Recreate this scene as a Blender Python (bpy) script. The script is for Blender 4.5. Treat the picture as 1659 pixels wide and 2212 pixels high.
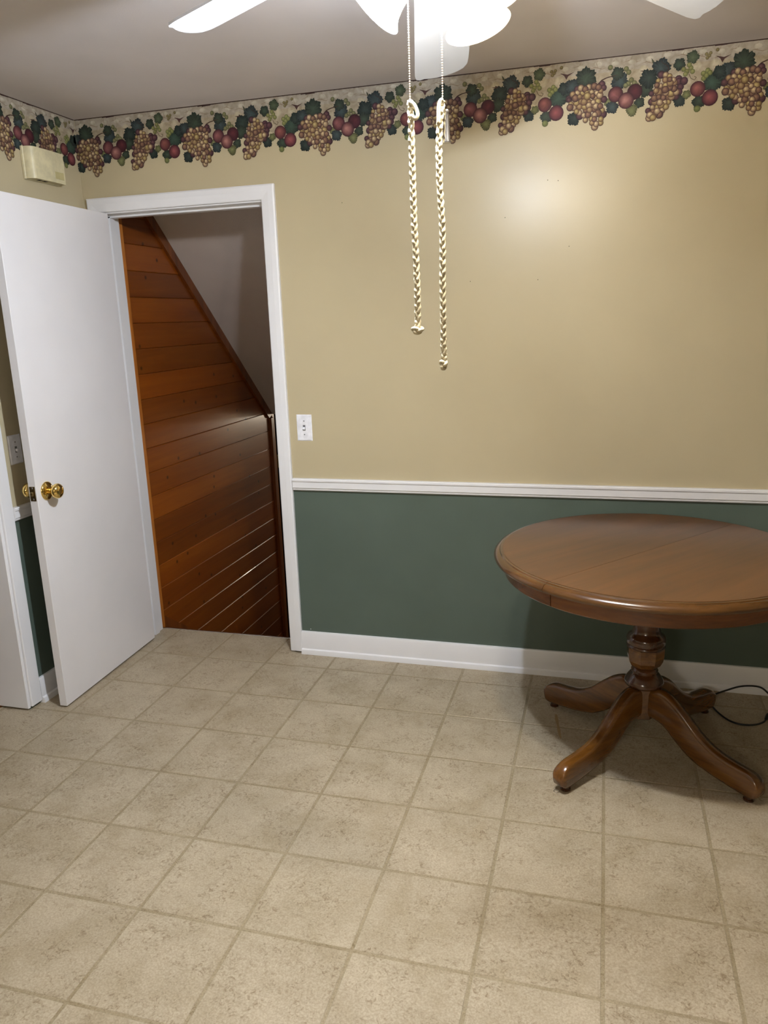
import bpy, bmesh, math, random
from mathutils import Vector, Matrix
random.seed(7)
PI = math.pi
scene = bpy.context.scene
for o in list(bpy.data.objects):
    bpy.data.objects.remove(o)

# ------------------------------------------------------------------ camera
cd = bpy.data.cameras.new('camera')
cam = bpy.data.objects.new('camera', cd)
scene.collection.objects.link(cam)
cam.location = (2.270, -3.2052, 1.5421)
cam.rotation_euler = (1.3258, 0.0323, 0.2713)
cd.sensor_fit = 'HORIZONTAL'
cd.sensor_width = 36.0
cd.lens = 36.0 * 1671.34 / 1659.0
cd.clip_start = 0.05
scene.camera = cam

# ------------------------------------------------------------------ world, exposure
world = bpy.data.worlds.new('world')
scene.world = world
world.use_nodes = True
world.node_tree.nodes['Background'].inputs[0].default_value = (0.9, 0.9, 1.0, 1)
world.node_tree.nodes['Background'].inputs[1].default_value = 0.0
vs = scene.view_settings
vs.view_transform = 'Standard'
vs.look = 'None'
vs.gamma = 1.0
vs.use_curve_mapping = False
vs.exposure = 0.60

BULB_COOL = 2600.0
BULB_WARM = 1250.0
BULB_DIM = 170.0
KITCHEN_FILL = 75.0  # strength of the added fill behind the camera
BASEMENT_FILL = 150.0

H = 2.428            # ceiling height
COL = scene.collection

# ------------------------------------------------------------------ helpers
def lin(c):
    r = []
    for v in c:
        v = v / 255.0
        r.append(v / 12.92 if v <= 0.04045 else ((v + 0.055) / 1.055) ** 2.4)
    return r

def rgba(c):
    return (*lin(c), 1.0)

def new_mat(name):
    m = bpy.data.materials.new(name)
    m.use_nodes = True
    nt = m.node_tree
    b = nt.nodes['Principled BSDF']
    return m, nt, b

def ramp(nt, stops):
    n = nt.nodes.new('ShaderNodeValToRGB')
    el = n.color_ramp.elements
    while len(el) < len(stops):
        el.new(0.5)
    for e, (p, c) in zip(el, stops):
        e.position = p
        e.color = rgba(c) if len(c) == 3 else c
    return n

def noise(nt, vec, scale, detail=3.0, rough=0.55, dist=0.0):
    n = nt.nodes.new('ShaderNodeTexNoise')
    n.inputs['Scale'].default_value = scale
    n.inputs['Detail'].default_value = detail
    n.inputs['Roughness'].default_value = rough
    n.inputs['Distortion'].default_value = dist
    if vec is not None:
        nt.links.new(vec, n.inputs['Vector'])
    return n

def mapping(nt, src, scale=(1, 1, 1), rot=(0, 0, 0), loc=(0, 0, 0)):
    n = nt.nodes.new('ShaderNodeMapping')
    n.inputs['Scale'].default_value = scale
    n.inputs['Rotation'].default_value = rot
    n.inputs['Location'].default_value = loc
    nt.links.new(src, n.inputs['Vector'])
    return n.outputs['Vector']

def position(nt):
    return nt.nodes.new('ShaderNodeNewGeometry').outputs['Position']

def objcoord(nt):
    return nt.nodes.new('ShaderNodeTexCoord').outputs['Object']

def mix(nt, fac, a, b, blend='MIX'):
    n = nt.nodes.new('ShaderNodeMix')
    n.data_type = 'RGBA'
    n.blend_type = blend
    for sock, v in ((n.inputs[0], fac), (n.inputs[6], a), (n.inputs[7], b)):
        if hasattr(v, 'node'):
            nt.links.new(v, sock)
        elif isinstance(v, (int, float)):
            sock.default_value = v
        else:
            sock.default_value = rgba(v)
    return n.outputs[2]

def bump(nt, b, height, strength=0.2, dist=0.002):
    n = nt.nodes.new('ShaderNodeBump')
    n.inputs['Strength'].default_value = strength
    n.inputs['Distance'].default_value = dist
    nt.links.new(height, n.inputs['Height'])
    nt.links.new(n.outputs['Normal'], b.inputs['Normal'])

def paint(name, c, rough=0.5, var=0.05, bscale=220.0, bstr=0.12, spec=0.5):
    m, nt, b = new_mat(name)
    p = position(nt)
    n = noise(nt, p, 2.5, 3)
    lo = [v * (1 - var) for v in c]
    hi = [min(255, v * (1 + var)) for v in c]
    r = ramp(nt, [(0.3, lo), (0.7, hi)])
    nt.links.new(n.outputs['Fac'], r.inputs['Fac'])
    nt.links.new(r.outputs['Color'], b.inputs['Base Color'])
    b.inputs['Roughness'].default_value = rough
    b.inputs['Specular IOR Level'].default_value = spec
    if bstr > 0:
        n2 = noise(nt, p, bscale, 2)
        bump(nt, b, n2.outputs['Fac'], bstr, 0.0015)
    return m

def plain(name, c, rough=0.5, metal=0.0, spec=0.5):
    m, nt, b = new_mat(name)
    n = noise(nt, objcoord(nt), 30.0, 2)
    r = ramp(nt, [(0.3, [v * 0.94 for v in c]), (0.7, [min(255, v * 1.05) for v in c])])
    nt.links.new(n.outputs['Fac'], r.inputs['Fac'])
    nt.links.new(r.outputs['Color'], b.inputs['Base Color'])
    b.inputs['Roughness'].default_value = rough
    b.inputs['Metallic'].default_value = metal
    b.inputs['Specular IOR Level'].default_value = spec
    return m

def wood(name, dark, mid, light, scale=(1, 1, 1), rot=(0, 0, 0), rough=0.3, coat=0.0, knots=False, rnd=0.0, use_pos=True, gs=14.0):
    """grain runs along the axis whose scale is smallest"""
    m, nt, b = new_mat(name)
    src = position(nt) if use_pos else objcoord(nt)
    v = mapping(nt, src, (1, 1, 1), rot)
    vs_ = mapping(nt, v, scale)
    info = nt.nodes.new('ShaderNodeObjectInfo')
    add = nt.nodes.new('ShaderNodeVectorMath')
    add.operation = 'ADD'
    sc = nt.nodes.new('ShaderNodeVectorMath')
    sc.operation = 'SCALE'
    cmb = nt.nodes.new('ShaderNodeCombineXYZ')
    for i in range(3):
        nt.links.new(info.outputs['Random'], cmb.inputs[i])
    nt.links.new(cmb.outputs[0], sc.inputs[0])
    sc.inputs['Scale'].default_value = 37.0
    nt.links.new(vs_, add.inputs[0])
    nt.links.new(sc.outputs[0], add.inputs[1])
    n1 = noise(nt, add.outputs[0], gs, 6, 0.65, 0.6)
    n2 = noise(nt, add.outputs[0], gs * 6.0, 3, 0.6)
    mx = nt.nodes.new('ShaderNodeMath')
    mx.operation = 'MULTIPLY_ADD'
    nt.links.new(n2.outputs['Fac'], mx.inputs[0])
    mx.inputs[1].default_value = 0.28
    nt.links.new(n1.outputs['Fac'], mx.inputs[2])
    r = ramp(nt, [(0.42, dark), (0.62, mid), (0.85, light)])
    nt.links.new(mx.outputs[0], r.inputs['Fac'])
    col = r.outputs['Color']
    if rnd > 0:
        rr = ramp(nt, [(0.0, [255 * (1 - rnd)] * 3), (1.0, [255] * 3)])
        nt.links.new(info.outputs['Random'], rr.inputs['Fac'])
        col = mix(nt, 1.0, col, rr.outputs['Color'], 'MULTIPLY')
    if knots:
        sx = nt.nodes.new('ShaderNodeSeparateXYZ')
        nt.links.new(v, sx.inputs[0])
        cx = nt.nodes.new('ShaderNodeCombineXYZ')
        nt.links.new(sx.outputs['Y'], cx.inputs[0])
        nt.links.new(sx.outputs['Z'], cx.inputs[1])
        vo = nt.nodes.new('ShaderNodeTexVoronoi')
        vo.voronoi_dimensions = '2D'
        vo.inputs['Scale'].default_value = knots
        nt.links.new(cx.outputs[0], vo.inputs['Vector'])
        sc2 = nt.nodes.new('ShaderNodeSeparateColor')
        nt.links.new(vo.outputs['Color'], sc2.inputs[0])
        gt = nt.nodes.new('ShaderNodeMath')
        gt.operation = 'LESS_THAN'
        nt.links.new(sc2.outputs[0], gt.inputs[0])
        gt.inputs[1].default_value = 0.76
        ad = nt.nodes.new('ShaderNodeMath')
        ad.operation = 'ADD'
        nt.links.new(vo.outputs['Distance'], ad.inputs[0])
        nt.links.new(gt.outputs[0], ad.inputs[1])
        kr = ramp(nt, [(0.045, (92, 52, 30)), (0.095, (255, 255, 255))])
        nt.links.new(ad.outputs[0], kr.inputs['Fac'])
        col = mix(nt, 0.85, col, kr.outputs['Color'], 'MULTIPLY')
    nt.links.new(col, b.inputs['Base Color'])
    b.inputs['Roughness'].default_value = rough
    b.inputs['Coat Weight'].default_value = coat
    b.inputs['Coat Roughness'].default_value = 0.12
    bump(nt, b, n2.outputs['Fac'], 0.06, 0.001)
    return m

# ------------------------------------------------------------------ materials
M = {}
M['tan'] = paint('tan_wall_paint', (187, 174, 142), 0.30, 0.015, 160, 0.10, 0.24)
M['green'] = paint('green_wall_paint', (86, 98, 88), 0.42, 0.03, 160, 0.10, 0.3)
M['ceiling'] = paint('ceiling_paint', (214, 207, 205), 0.75, 0.02, 260, 0.15)
M['trim'] = paint('white_trim_paint', (230, 229, 229), 0.38, 0.02, 60, 0.06)
M['door'] = paint('white_door_paint', (226, 223, 222), 0.36, 0.015, 400, 0.10)
M['stair_ceiling'] = paint('stippled_plaster', (196, 186, 178), 0.8, 0.03, 130, 0.7)
M['stair_wall'] = paint('stair_wall_paint', (205, 195, 178), 0.7, 0.03, 120, 0.2)
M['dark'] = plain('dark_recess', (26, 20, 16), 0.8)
M['plastic_white'] = plain('white_plastic', (236, 236, 240), 0.32)
M['plastic_grey'] = plain('switch_slot_grey', (110, 110, 112), 0.5)
M['cream'] = plain('cream_plastic', (212, 202, 164), 0.42)
M['cream_dark'] = plain('cream_label_plate', (190, 178, 128), 0.5)
M['brass'] = plain('polished_brass', (236, 205, 128), 0.10, 1.0)
M['brass_old'] = plain('aged_brass', (160, 140, 95), 0.3, 1.0)
M['steel'] = plain('bright_steel', (200, 198, 195), 0.2, 1.0)
M['black'] = plain('black_rubber', (14, 14, 15), 0.45)
M['fan_white'] = paint('white_fan_enamel', (178, 178, 178), 0.45, 0.01, 60, 0.0)
M['chain'] = plain('beaded_chain', (225, 205, 190), 0.3, 0.6)
M['pine'] = wood('varnished_pine', (126, 60, 10), (140, 70, 13), (156, 84, 19), (1, 0.06, 1), rough=0.32, coat=0.2, knots=8.1, rnd=0.18, gs=9)
M['pine_trim'] = wood('dark_pine_trim', (84, 40, 12), (112, 58, 20), (138, 76, 28), (1, 1, 0.06), rough=0.35, coat=0.2, gs=11)
M['pine_light'] = wood('light_pine_trim', (140, 78, 24), (176, 104, 38), (205, 132, 58), (1, 1, 0.06), rough=0.35, coat=0.2, gs=11)
TA = math.radians(51)
M['table'] = wood('table_wood', (70, 42, 17), (86, 53, 22), (101, 64, 30), (0.07, 1, 1), rot=(0, 0, -TA), rough=0.30, coat=0.15, gs=10)
M['table_rim'] = wood('table_rim_wood', (54, 33, 14), (76, 48, 20), (98, 64, 28), (0.2, 0.2, 1), rough=0.24, coat=0.4, gs=12)
M['table_leg'] = wood('table_leg_wood', (62, 36, 11), (92, 56, 18), (118, 76, 26), (0.12, 1, 1), rough=0.2, coat=0.5, use_pos=False, gs=14)
M['table_apron'] = wood('table_apron_wood', (74, 38, 11), (98, 54, 17), (120, 70, 26), (0.2, 0.2, 1), rough=0.26, coat=0.3, gs=12)
M['table_dark'] = wood('table_turning_wood', (44, 22, 9), (62, 33, 14), (84, 48, 22), (1, 1, 0.1), rough=0.2, coat=0.5, gs=12)
M['oak_floor'] = wood('oak_floor', (120, 68, 24), (156, 96, 40), (186, 122, 58), (0.06, 1, 1), rough=0.3, coat=0.2, gs=9, rnd=0.2)
M['stair_tread'] = wood('stair_tread_wood', (90, 50, 22), (120, 72, 34), (150, 96, 50), (0.06, 1, 1), rough=0.4, gs=9)

def vinyl(name, base, spots, grout=False):
    m, nt, b = new_mat(name)
    p = position(nt)
    info = nt.nodes.new('ShaderNodeObjectInfo')
    sc = nt.nodes.new('ShaderNodeVectorMath')
    sc.operation = 'SCALE'
    cmb = nt.nodes.new('ShaderNodeCombineXYZ')
    for i in range(3):
        nt.links.new(info.outputs['Random'], cmb.inputs[i])
    nt.links.new(cmb.outputs[0], sc.inputs[0])
    sc.inputs['Scale'].default_value = 23.0
    add = nt.nodes.new('ShaderNodeVectorMath')
    add.operation = 'ADD'
    nt.links.new(p, add.inputs[0])
    nt.links.new(sc.outputs[0], add.inputs[1])
    v = add.outputs[0]
    n1 = noise(nt, v, 7.0, 4, 0.6, 0.3)
    r1 = ramp(nt, [(0.30, [base[0] - 11, base[1] - 12, base[2] - 14]), (0.5, base), (0.72, [base[0] + 9, base[1] + 9, base[2] + 9])])
    nt.links.new(n1.outputs['Fac'], r1.inputs['Fac'])
    n2 = noise(nt, v, 62.0, 5, 0.68, 1.4)
    r2 = ramp(nt, [(0.34, spots), (0.49, (255, 255, 255))])
    nt.links.new(n2.outputs['Fac'], r2.inputs['Fac'])
    n3 = noise(nt, v, 11.0, 2, 0.5)
    r3 = ramp(nt, [(0.34, (0, 0, 0)), (0.56, (255, 255, 255))])
    nt.links.new(n3.outputs['Fac'], r3.inputs['Fac'])
    sp = mix(nt, r3.outputs['Color'], (255, 255, 255), r2.outputs['Color'])
    col = mix(nt, 0.62, r1.outputs['Color'], sp, 'MULTIPLY')
    n4 = noise(nt, v, 190.0, 3, 0.7)
    r4 = ramp(nt, [(0.35, (206, 202, 192)), (0.65, (255, 255, 255))])
    nt.links.new(n4.outputs['Fac'], r4.inputs['Fac'])
    col = mix(nt, 0.7, col, r4.outputs['Color'], 'MULTIPLY')
    nt.links.new(col, b.inputs['Base Color'])
    b.inputs['Roughness'].default_value = 0.42
    b.inputs['Specular IOR Level'].default_value = 0.35
    bump(nt, b, n2.outputs['Fac'], 0.10, 0.001)
    return m
M['vinyl'] = vinyl('vinyl_tile', (178, 164, 140), (158, 138, 108))
M['grout'] = vinyl('vinyl_grout_line', (158, 144, 117), (184, 170, 142))

def rope_mat():
    m, nt, b = new_mat('cotton_rope')
    n = noise(nt, objcoord(nt), 420.0, 3)
    r = ramp(nt, [(0.3, (184, 172, 142)), (0.7, (210, 200, 172))])
    nt.links.new(n.outputs['Fac'], r.inputs['Fac'])
    nt.links.new(r.outputs['Color'], b.inputs['Base Color'])
    b.inputs['Roughness'].default_value = 0.9
    b.inputs['Specular IOR Level'].default_value = 0.1
    bump(nt, b, n.outputs['Fac'], 0.3, 0.001)
    return m
M['rope'] = rope_mat()

def shade_mat():
    m, nt, b = new_mat('alabaster_glass')
    n = noise(nt, objcoord(nt), 26.0, 4, 0.6, 1.6)
    r = ramp(nt, [(0.3, (236, 222, 190)), (0.6, (252, 248, 238))])
    nt.links.new(n.outputs['Fac'], r.inputs['Fac'])
    tr = nt.nodes.new('ShaderNodeBsdfTranslucent')
    nt.links.new(r.outputs['Color'], tr.inputs['Color'])
    nt.links.new(r.outputs['Color'], b.inputs['Base Color'])
    b.inputs['Roughness'].default_value = 0.15
    m1 = nt.nodes.new('ShaderNodeMixShader')
    m1.inputs[0].default_value = 0.72
    nt.links.new(b.outputs[0], m1.inputs[1])
    nt.links.new(tr.outputs[0], m1.inputs[2])
    tp = nt.nodes.new('ShaderNodeBsdfTransparent')
    ms = nt.nodes.new('ShaderNodeMixShader')
    ms.inputs[0].default_value = 0.50
    nt.links.new(m1.outputs[0], ms.inputs[1])
    nt.links.new(tp.outputs[0], ms.inputs[2])
    nt.links.new(ms.outputs[0], nt.nodes['Material Output'].inputs['Surface'])
    return m
M['shade'] = shade_mat()

def emit(name, c, s):
    m = bpy.data.materials.new(name)
    m.use_nodes = True
    nt = m.node_tree
    nt.nodes.remove(nt.nodes['Principled BSDF'])
    e = nt.nodes.new('ShaderNodeEmission')
    e.inputs['Color'].default_value = (*c, 1)
    e.inputs['Strength'].default_value = s
    nt.links.new(e.outputs[0], nt.nodes['Material Output'].inputs['Surface'])
    return m
M['bulb_cool'] = emit('cool_bulb_glow', (0.78, 0.865, 1.0), BULB_COOL)
M['bulb_warm'] = emit('warm_bulb_glow', (1.0, 0.92, 0.80), BULB_WARM)
M['bulb_dim'] = emit('dim_bulb_glow', (1.0, 0.88, 0.68), BULB_DIM)
M['basement_fill'] = emit('basement_fill_glow', (1.0, 0.88, 0.7), BASEMENT_FILL)
M['fill_diffuser'] = emit('kitchen_fill_glow', (1.0, 0.93, 0.82), KITCHEN_FILL)

def print_mat():
    m, nt, b = new_mat('printed_border_paper')
    a = nt.nodes.new('ShaderNodeVertexColor')
    a.layer_name = 'Col'
    n = noise(nt, position(nt), 34.0, 4, 0.65, 0.8)
    r = ramp(nt, [(0.3, (205, 200, 190)), (0.62, (255, 255, 255))])
    nt.links.new(n.outputs['Fac'], r.inputs['Fac'])
    col = mix(nt, 0.85, a.outputs['Color'], r.outputs['Color'], 'MULTIPLY')
    nt.links.new(col, b.inputs['Base Color'])
    b.inputs['Roughness'].default_value = 0.6
    b.inputs['Specular IOR Level'].default_value = 0.25
    return m
M['print'] = print_mat()

# ------------------------------------------------------------------ mesh helpers
def mesh_from_bm(name, bm, mats, smooth=None):
    me = bpy.data.meshes.new(name)
    bmesh.ops.recalc_face_normals(bm, faces=bm.faces)
    bm.to_mesh(me)
    bm.free()
    for m in (mats if isinstance(mats, (list, tuple)) else [mats]):
        me.materials.append(M[m] if isinstance(m, str) else m)
    if smooth is not None:
        me.shade_smooth() if smooth >= PI else me.set_sharp_from_angle(angle=smooth)
        if smooth < PI:
            for p in me.polygons:
                p.use_smooth = True
            me.set_sharp_from_angle(angle=smooth)
    return me

def obj(name, bm, mats, parent=None, smooth=None, loc=None):
    me = mesh_from_bm(name, bm, mats, smooth)
    o = bpy.data.objects.new(name, me)
    COL.objects.link(o)
    if parent is not None:
        o.parent = parent
    if loc is not None:
        o.location = loc
    return o

def thing(name, loc=(0, 0, 0), rotz=0.0):
    o = bpy.data.objects.new(name, None)
    o.empty_display_size = 0.05
    COL.objects.link(o)
    o.location = loc
    o.rotation_euler = (0, 0, rotz)
    return o

def tag(o, label=None, cat=None, group=None, kind=None):
    if label: o['label'] = label
    if cat: o['category'] = cat
    if group: o['group'] = group
    if kind: o['kind'] = kind
    return o

def add_box(bm, lo, hi, mi=0, bevel=0.0, seg=1):
    vs_ = [bm.verts.new((x, y, z)) for x in (lo[0], hi[0]) for y in (lo[1], hi[1]) for z in (lo[2], hi[2])]
    idx = [(0, 1, 3, 2), (4, 6, 7, 5), (0, 4, 5, 1), (2, 3, 7, 6), (0, 2, 6, 4), (1, 5, 7, 3)]
    fs = [bm.faces.new([vs_[i] for i in f]) for f in idx]
    for f in fs:
        f.material_index = mi
    if bevel > 0:
        es = set(e for f in fs for e in f.edges)
        r = bmesh.ops.bevel(bm, geom=list(es), offset=bevel, segments=seg, affect='EDGES', profile=0.5)
        for f in r['faces']:
            f.material_index = mi
    return fs

def box(lo, hi, bevel=0.0, seg=1):
    bm = bmesh.new()
    add_box(bm, lo, hi, 0, bevel, seg)
    return bm

def add_prism(bm, pts, axis, a, b, mi=0):
    """polygon pts (2d) extruded along axis from a to b; pts coords are the two other axes in xyz order"""
    def P(p, t):
        if axis == 0: return (t, p[0], p[1])
        if axis == 1: return (p[0], t, p[1])
        return (p[0], p[1], t)
    v0 = [bm.verts.new(P(p, a)) for p in pts]
    v1 = [bm.verts.new(P(p, b)) for p in pts]
    n = len(pts)
    fs = [bm.faces.new(v0), bm.faces.new(v1[::-1])]
    for i in range(n):
        fs.append(bm.faces.new([v0[i], v1[i], v1[(i + 1) % n], v0[(i + 1) % n]]))
    for f in fs:
        f.material_index = mi
    return fs

def add_lathe(bm, prof, n=32, mat=None, mi=0, close=True):
    rings = []
    T = mat or Matrix.Identity(4)
    for (r, z) in prof:
        if r < 1e-6:
            rings.append([bm.verts.new(T @ Vector((0, 0, z)))])
        else:
            rings.append([bm.verts.new(T @ Vector((r * math.cos(2 * PI * i / n), r * math.sin(2 * PI * i / n), z))) for i in range(n)])
    for a, b in zip(rings, rings[1:]):
        for i in range(n):
            j = (i + 1) % n
            if len(a) == 1 and len(b) == 1: continue
            if len(a) == 1: f = bm.faces.new([a[0], b[i], b[j]])
            elif len(b) == 1: f = bm.faces.new([a[i], b[0], a[j]])
            else: f = bm.faces.new([a[i], b[i], b[j], a[j]])
            f.material_index = mi
    if close:
        for rg in (rings[0], rings[-1]):
            if len(rg) > 1:
                bm.faces.new(rg).material_index = mi
    return bm

def catmull(pts, per=8):
    P = [Vector(p) for p in pts]
    P = [P[0] * 2 - P[1]] + P + [P[-1] * 2 - P[-2]]
    out = []
    for i in range(1, len(P) - 2):
        for k in range(per):
            t = k / per
            a, b, c, d = P[i - 1:i + 3]
            out.append(0.5 * ((2 * b) + (c - a) * t + (2 * a - 5 * b + 4 * c - d) * t * t + (3 * b - a - 3 * c + d) * t ** 3))
    out.append(P[-2])
    return out

def add_tube(bm, pts, rad, n=8, mi=0, closed=False):
    pts = [Vector(p) for p in pts]
    m = len(pts)
    rads = rad if isinstance(rad, (list, tuple)) else [rad] * m
    rings = []
    prev = None
    for i, p in enumerate(pts):
        if closed: t = (pts[(i + 1) % m] - pts[i - 1])
        else: t = pts[min(i + 1, m - 1)] - pts[max(i - 1, 0)]
        t.normalize()
        if prev is None:
            up = Vector((0, 0, 1)) if abs(t.z) < 0.9 else Vector((1, 0, 0))
            nn = t.cross(up).normalized()
        else:
            nn = (prev - t * prev.dot(t)).normalized()
        prev = nn
        bb = t.cross(nn)
        rings.append([bm.verts.new(p + rads[i] * (nn * math.cos(2 * PI * k / n) + bb * math.sin(2 * PI * k / n))) for k in range(n)])
    rr = list(zip(rings, rings[1:] + ([rings[0]] if closed else [])))
    if not closed: rr = list(zip(rings, rings[1:]))
    for a, b in rr:
        for k in range(n):
            f = bm.faces.new([a[k], b[k], b[(k + 1) % n], a[(k + 1) % n]])
            f.material_index = mi
    if not closed:
        bm.faces.new(rings[0]).material_index = mi
        bm.faces.new(rings[-1]).material_index = mi

def add_ball(bm, c, r, seg=10, ring=6, scale=(1, 1, 1), mi=0):
    T = Matrix.Translation(c) @ Matrix.Diagonal((*[r * s for s in scale], 1))
    res = bmesh.ops.create_uvsphere(bm, u_segments=seg, v_segments=ring, radius=1.0, matrix=T)
    for v in res['verts']:
        for f in v.link_faces:
            f.material_index = mi

def struct(name, bm, mats, parent=None, smooth=None, label=None):
    o = obj(name, bm, mats, parent, smooth)
    if parent is None:
        tag(o, label, None, None, 'structure')
    return o

# ------------------------------------------------------------------ room shell
NAILS = [(1.879, 0, 1.907), (2.124, 0, 1.788), (1.742, 0, 1.675), (2.008, 0, 1.670), (2.039, 0, 2.031), (2.078, 0, 2.026), (1.216, 0, 2.006)]
XR, YF = 5.2, -6.6          # right wall, wall behind the camera
WT = 0.12                     # wall thickness
RAIL = 0.825                  # paint changes colour behind the chair rail
OX0, OX1, OZ = 0.083, 0.865, 2.040     # stair door opening between casings
LX = -0.138                   # far face of the left wall
LY0, LY1 = -0.775, -1.62      # opening in the left wall

def wall_piece(bm, lo, hi):
    if lo[2] < RAIL < hi[2]:
        add_box(bm, lo, (hi[0], hi[1], RAIL), 1)
        add_box(bm, (lo[0], lo[1], RAIL), hi, 0)
    else:
        add_box(bm, lo, hi, 0 if lo[2] >= RAIL else 1)

bm = bmesh.new()
wall_piece(bm, (LX, 0, -0.02), (OX0 - 0.02, WT, H))
wall_piece(bm, (OX0 - 0.02, 0, OZ + 0.005), (OX1 + 0.02, WT, H))
wall_piece(bm, (OX1 + 0.02, 0, -0.02), (XR + WT, WT, H))
wall_back = struct('wall_back', bm, ['tan', 'green'], label='tan wall over a green lower half with the stair doorway')

bm = bmesh.new()
wall_piece(bm, (LX, LY0, -0.02), (0, 0, H))
wall_piece(bm, (LX, LY1, OZ), (0, LY0, H))
wall_piece(bm, (LX, YF, -0.02), (0, LY1, H))
wall_left = struct('wall_left', bm, ['tan', 'green'], label='tan and green side wall behind the open white door')
bm = bmesh.new(); wall_piece(bm, (XR, YF, -0.02), (XR + WT, 0, H))
struct('wall_right', bm, ['tan', 'green'])
bm = bmesh.new(); wall_piece(bm, (LX, YF - WT, -0.02), (XR + WT, YF, H))
struct('wall_front', bm, ['tan', 'green'])
struct('ceiling', box((LX, YF - WT, H), (XR + WT, WT, H + 0.06)), 'ceiling', label='plain off-white kitchen ceiling')

# floor: grout bed and individual tiles
S, GX, GY = 0.3048, 1.7078, -0.7615
bm = bmesh.new()
add_box(bm, (LX, YF, -0.02), (XR, 0, -0.0010))
add_box(bm, (OX0 - 0.02, 0, -0.02), (OX1 + 0.02, 0.140, -0.0010))
floor = struct('floor', bm, 'grout', label='beige vinyl floor in a square stone tile pattern')
G = 0.0046
def tile_mesh(pts):
    bm = bmesh.new()
    cx = sum(p[0] for p in pts) / len(pts); cy = sum(p[1] for p in pts) / len(pts)
    add_prism(bm, [(p[0] - cx, p[1] - cy) for p in pts], 2, -0.010, 0.0)
    top = [e for e in bm.edges if all(abs(v.co.z) < 1e-6 for v in e.verts)]
    bmesh.ops.bevel(bm, geom=top, offset=0.0012, segments=1, affect='EDGES')
    return mesh_from_bm('tile', bm, 'vinyl'), (cx, cy, 0)
full = None
for i in range(-7, 9):
    for j in range(-3, 9):
        x0, x1 = GX + i * S + G, GX + (i + 1) * S - G
        y1, y0 = GY - j * S - G, GY - (j + 1) * S + G
        lx = LX if (y0 < LY0 and y1 > LY1) else 0.0
        if y1 > 0 and y0 > 0: continue
        pts = None
        if y1 > 0:     # row that runs through the doorway
            yd = 0.137
            if x0 > OX0 and x1 < OX1: pts = [(x0, y0), (x1, y0), (x1, yd), (x0, yd)]
            elif x0 < OX0 < x1: pts = [(max(x0, 0), y0), (x1, y0), (x1, yd), (OX0 - .015, yd), (OX0 - .015, 0), (max(x0, 0), 0)]
            elif x0 < OX1 < x1: pts = [(x0, y0), (x1, y0), (x1, 0), (OX1 + .015, 0), (OX1 + .015, yd), (x0, yd)]
            else: y1 = 0.0
        if pts is None:
            a0, a1, b0, b1 = max(x0, lx), min(x1, XR), max(y0, YF), min(y1, 0.0)
            if a1 - a0 < 0.01 or b1 - b0 < 0.01: continue
            if lx < 0 and a0 < 0 and y1 > LY0: b1 = min(b1, LY0) if a1 <= 0 else b1
            if lx < 0 and a0 < 0 and (y1 > LY0 or y0 < LY1):
                if a1 > 0:
                    if y1 > LY0: pts = [(a0, b0), (a1, b0), (a1, y1), (0, y1), (0, LY0), (a0, LY0)]
                    else: pts = [(a0, LY1), (0, LY1), (0, b0), (a1, b0), (a1, b1), (a0, b1)]
                else:
                    b0 = max(b0, LY1)
                    if b1 - b0 < 0.01: continue
            if pts is None: pts = [(a0, b0), (a1, b0), (a1, b1), (a0, b1)]
        isfull = len(pts) == 4 and abs(pts[1][0] - pts[0][0] - S + 2 * G) < 1e-6 and abs(pts[2][1] - pts[1][1] - S + 2 * G) < 1e-6
        if isfull and full is not None:
            me = full; ctr = (sum(p[0] for p in pts) / 4, sum(p[1] for p in pts) / 4, 0)
        else:
            me, ctr = tile_mesh(pts)
            if isfull: full = me
        t = bpy.data.objects.new('tile', me)
        COL.objects.link(t); t.parent = floor; t.location = ctr

# plain vinyl beyond the part of the floor the photograph shows
YN = GY - 9 * S
XN = GX + 9 * S
bm = bmesh.new()
add_box(bm, (0, YF, -0.010), (XR, YN - 0.0002, 0.0))
add_box(bm, (XN + 0.0002, YN, -0.010), (XR, 0, 0.0))
obj('vinyl_sheet', bm, 'vinyl', floor)

# metal edge strip at the head of the stairs
struct('trim_1', box((OX0 - 0.01, 0.137, -0.012), (OX1 + 0.01, 0.147, 0.0015), 0.001), 'steel', label='thin metal edge strip across the stair doorway')

# ------------------------------------------------------------------ trim
def profile_run(name, prof, axis, a, b, label=None, mats='trim'):
    bm = bmesh.new()
    add_prism(bm, prof, axis, a, b)
    return struct(name, bm, mats, None, math.radians(35), label)

rail_prof = lambda s: [(0, 0.799), (s * 0.010, 0.799), (s * 0.013, 0.803), (s * 0.013, 0.808), (s * 0.018, 0.812), (s * 0.018, 0.838), (s * 0.022, 0.843), (s * 0.022, 0.850), (s * 0.018, 0.854), (0, 0.854)]
base_prof = lambda s: [(0, 0.0), (s * 0.026, 0.0), (s * 0.026, 0.008), (s * 0.022, 0.022), (s * 0.014, 0.026), (s * 0.013, 0.100), (s * 0.009, 0.110), (0, 0.111)]
CAS = 0.924
profile_run('trim_2', rail_prof(-1), 0, CAS + 0.004, XR, 'white chair rail between the tan and green paint')
profile_run('baseboard_back', base_prof(-1), 0, CAS + 0.001, XR, 'white baseboard below the green wall')
profile_run('trim_3', rail_prof(1), 1, LY0 + 0.063, 0.0, 'short chair rail on the side wall behind the door')
profile_run('baseboard_left', base_prof(1), 1, LY0 + 0.063, 0.0, 'short baseboard on the side wall behind the door')
rl = profile_run('trim_4', rail_prof(1), 1, YF, LY1 - 0.06)
profile_run('baseboard_right', [(XR - p[0], p[1]) for p in base_prof(1)], 1, YF, 0.0)

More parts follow.
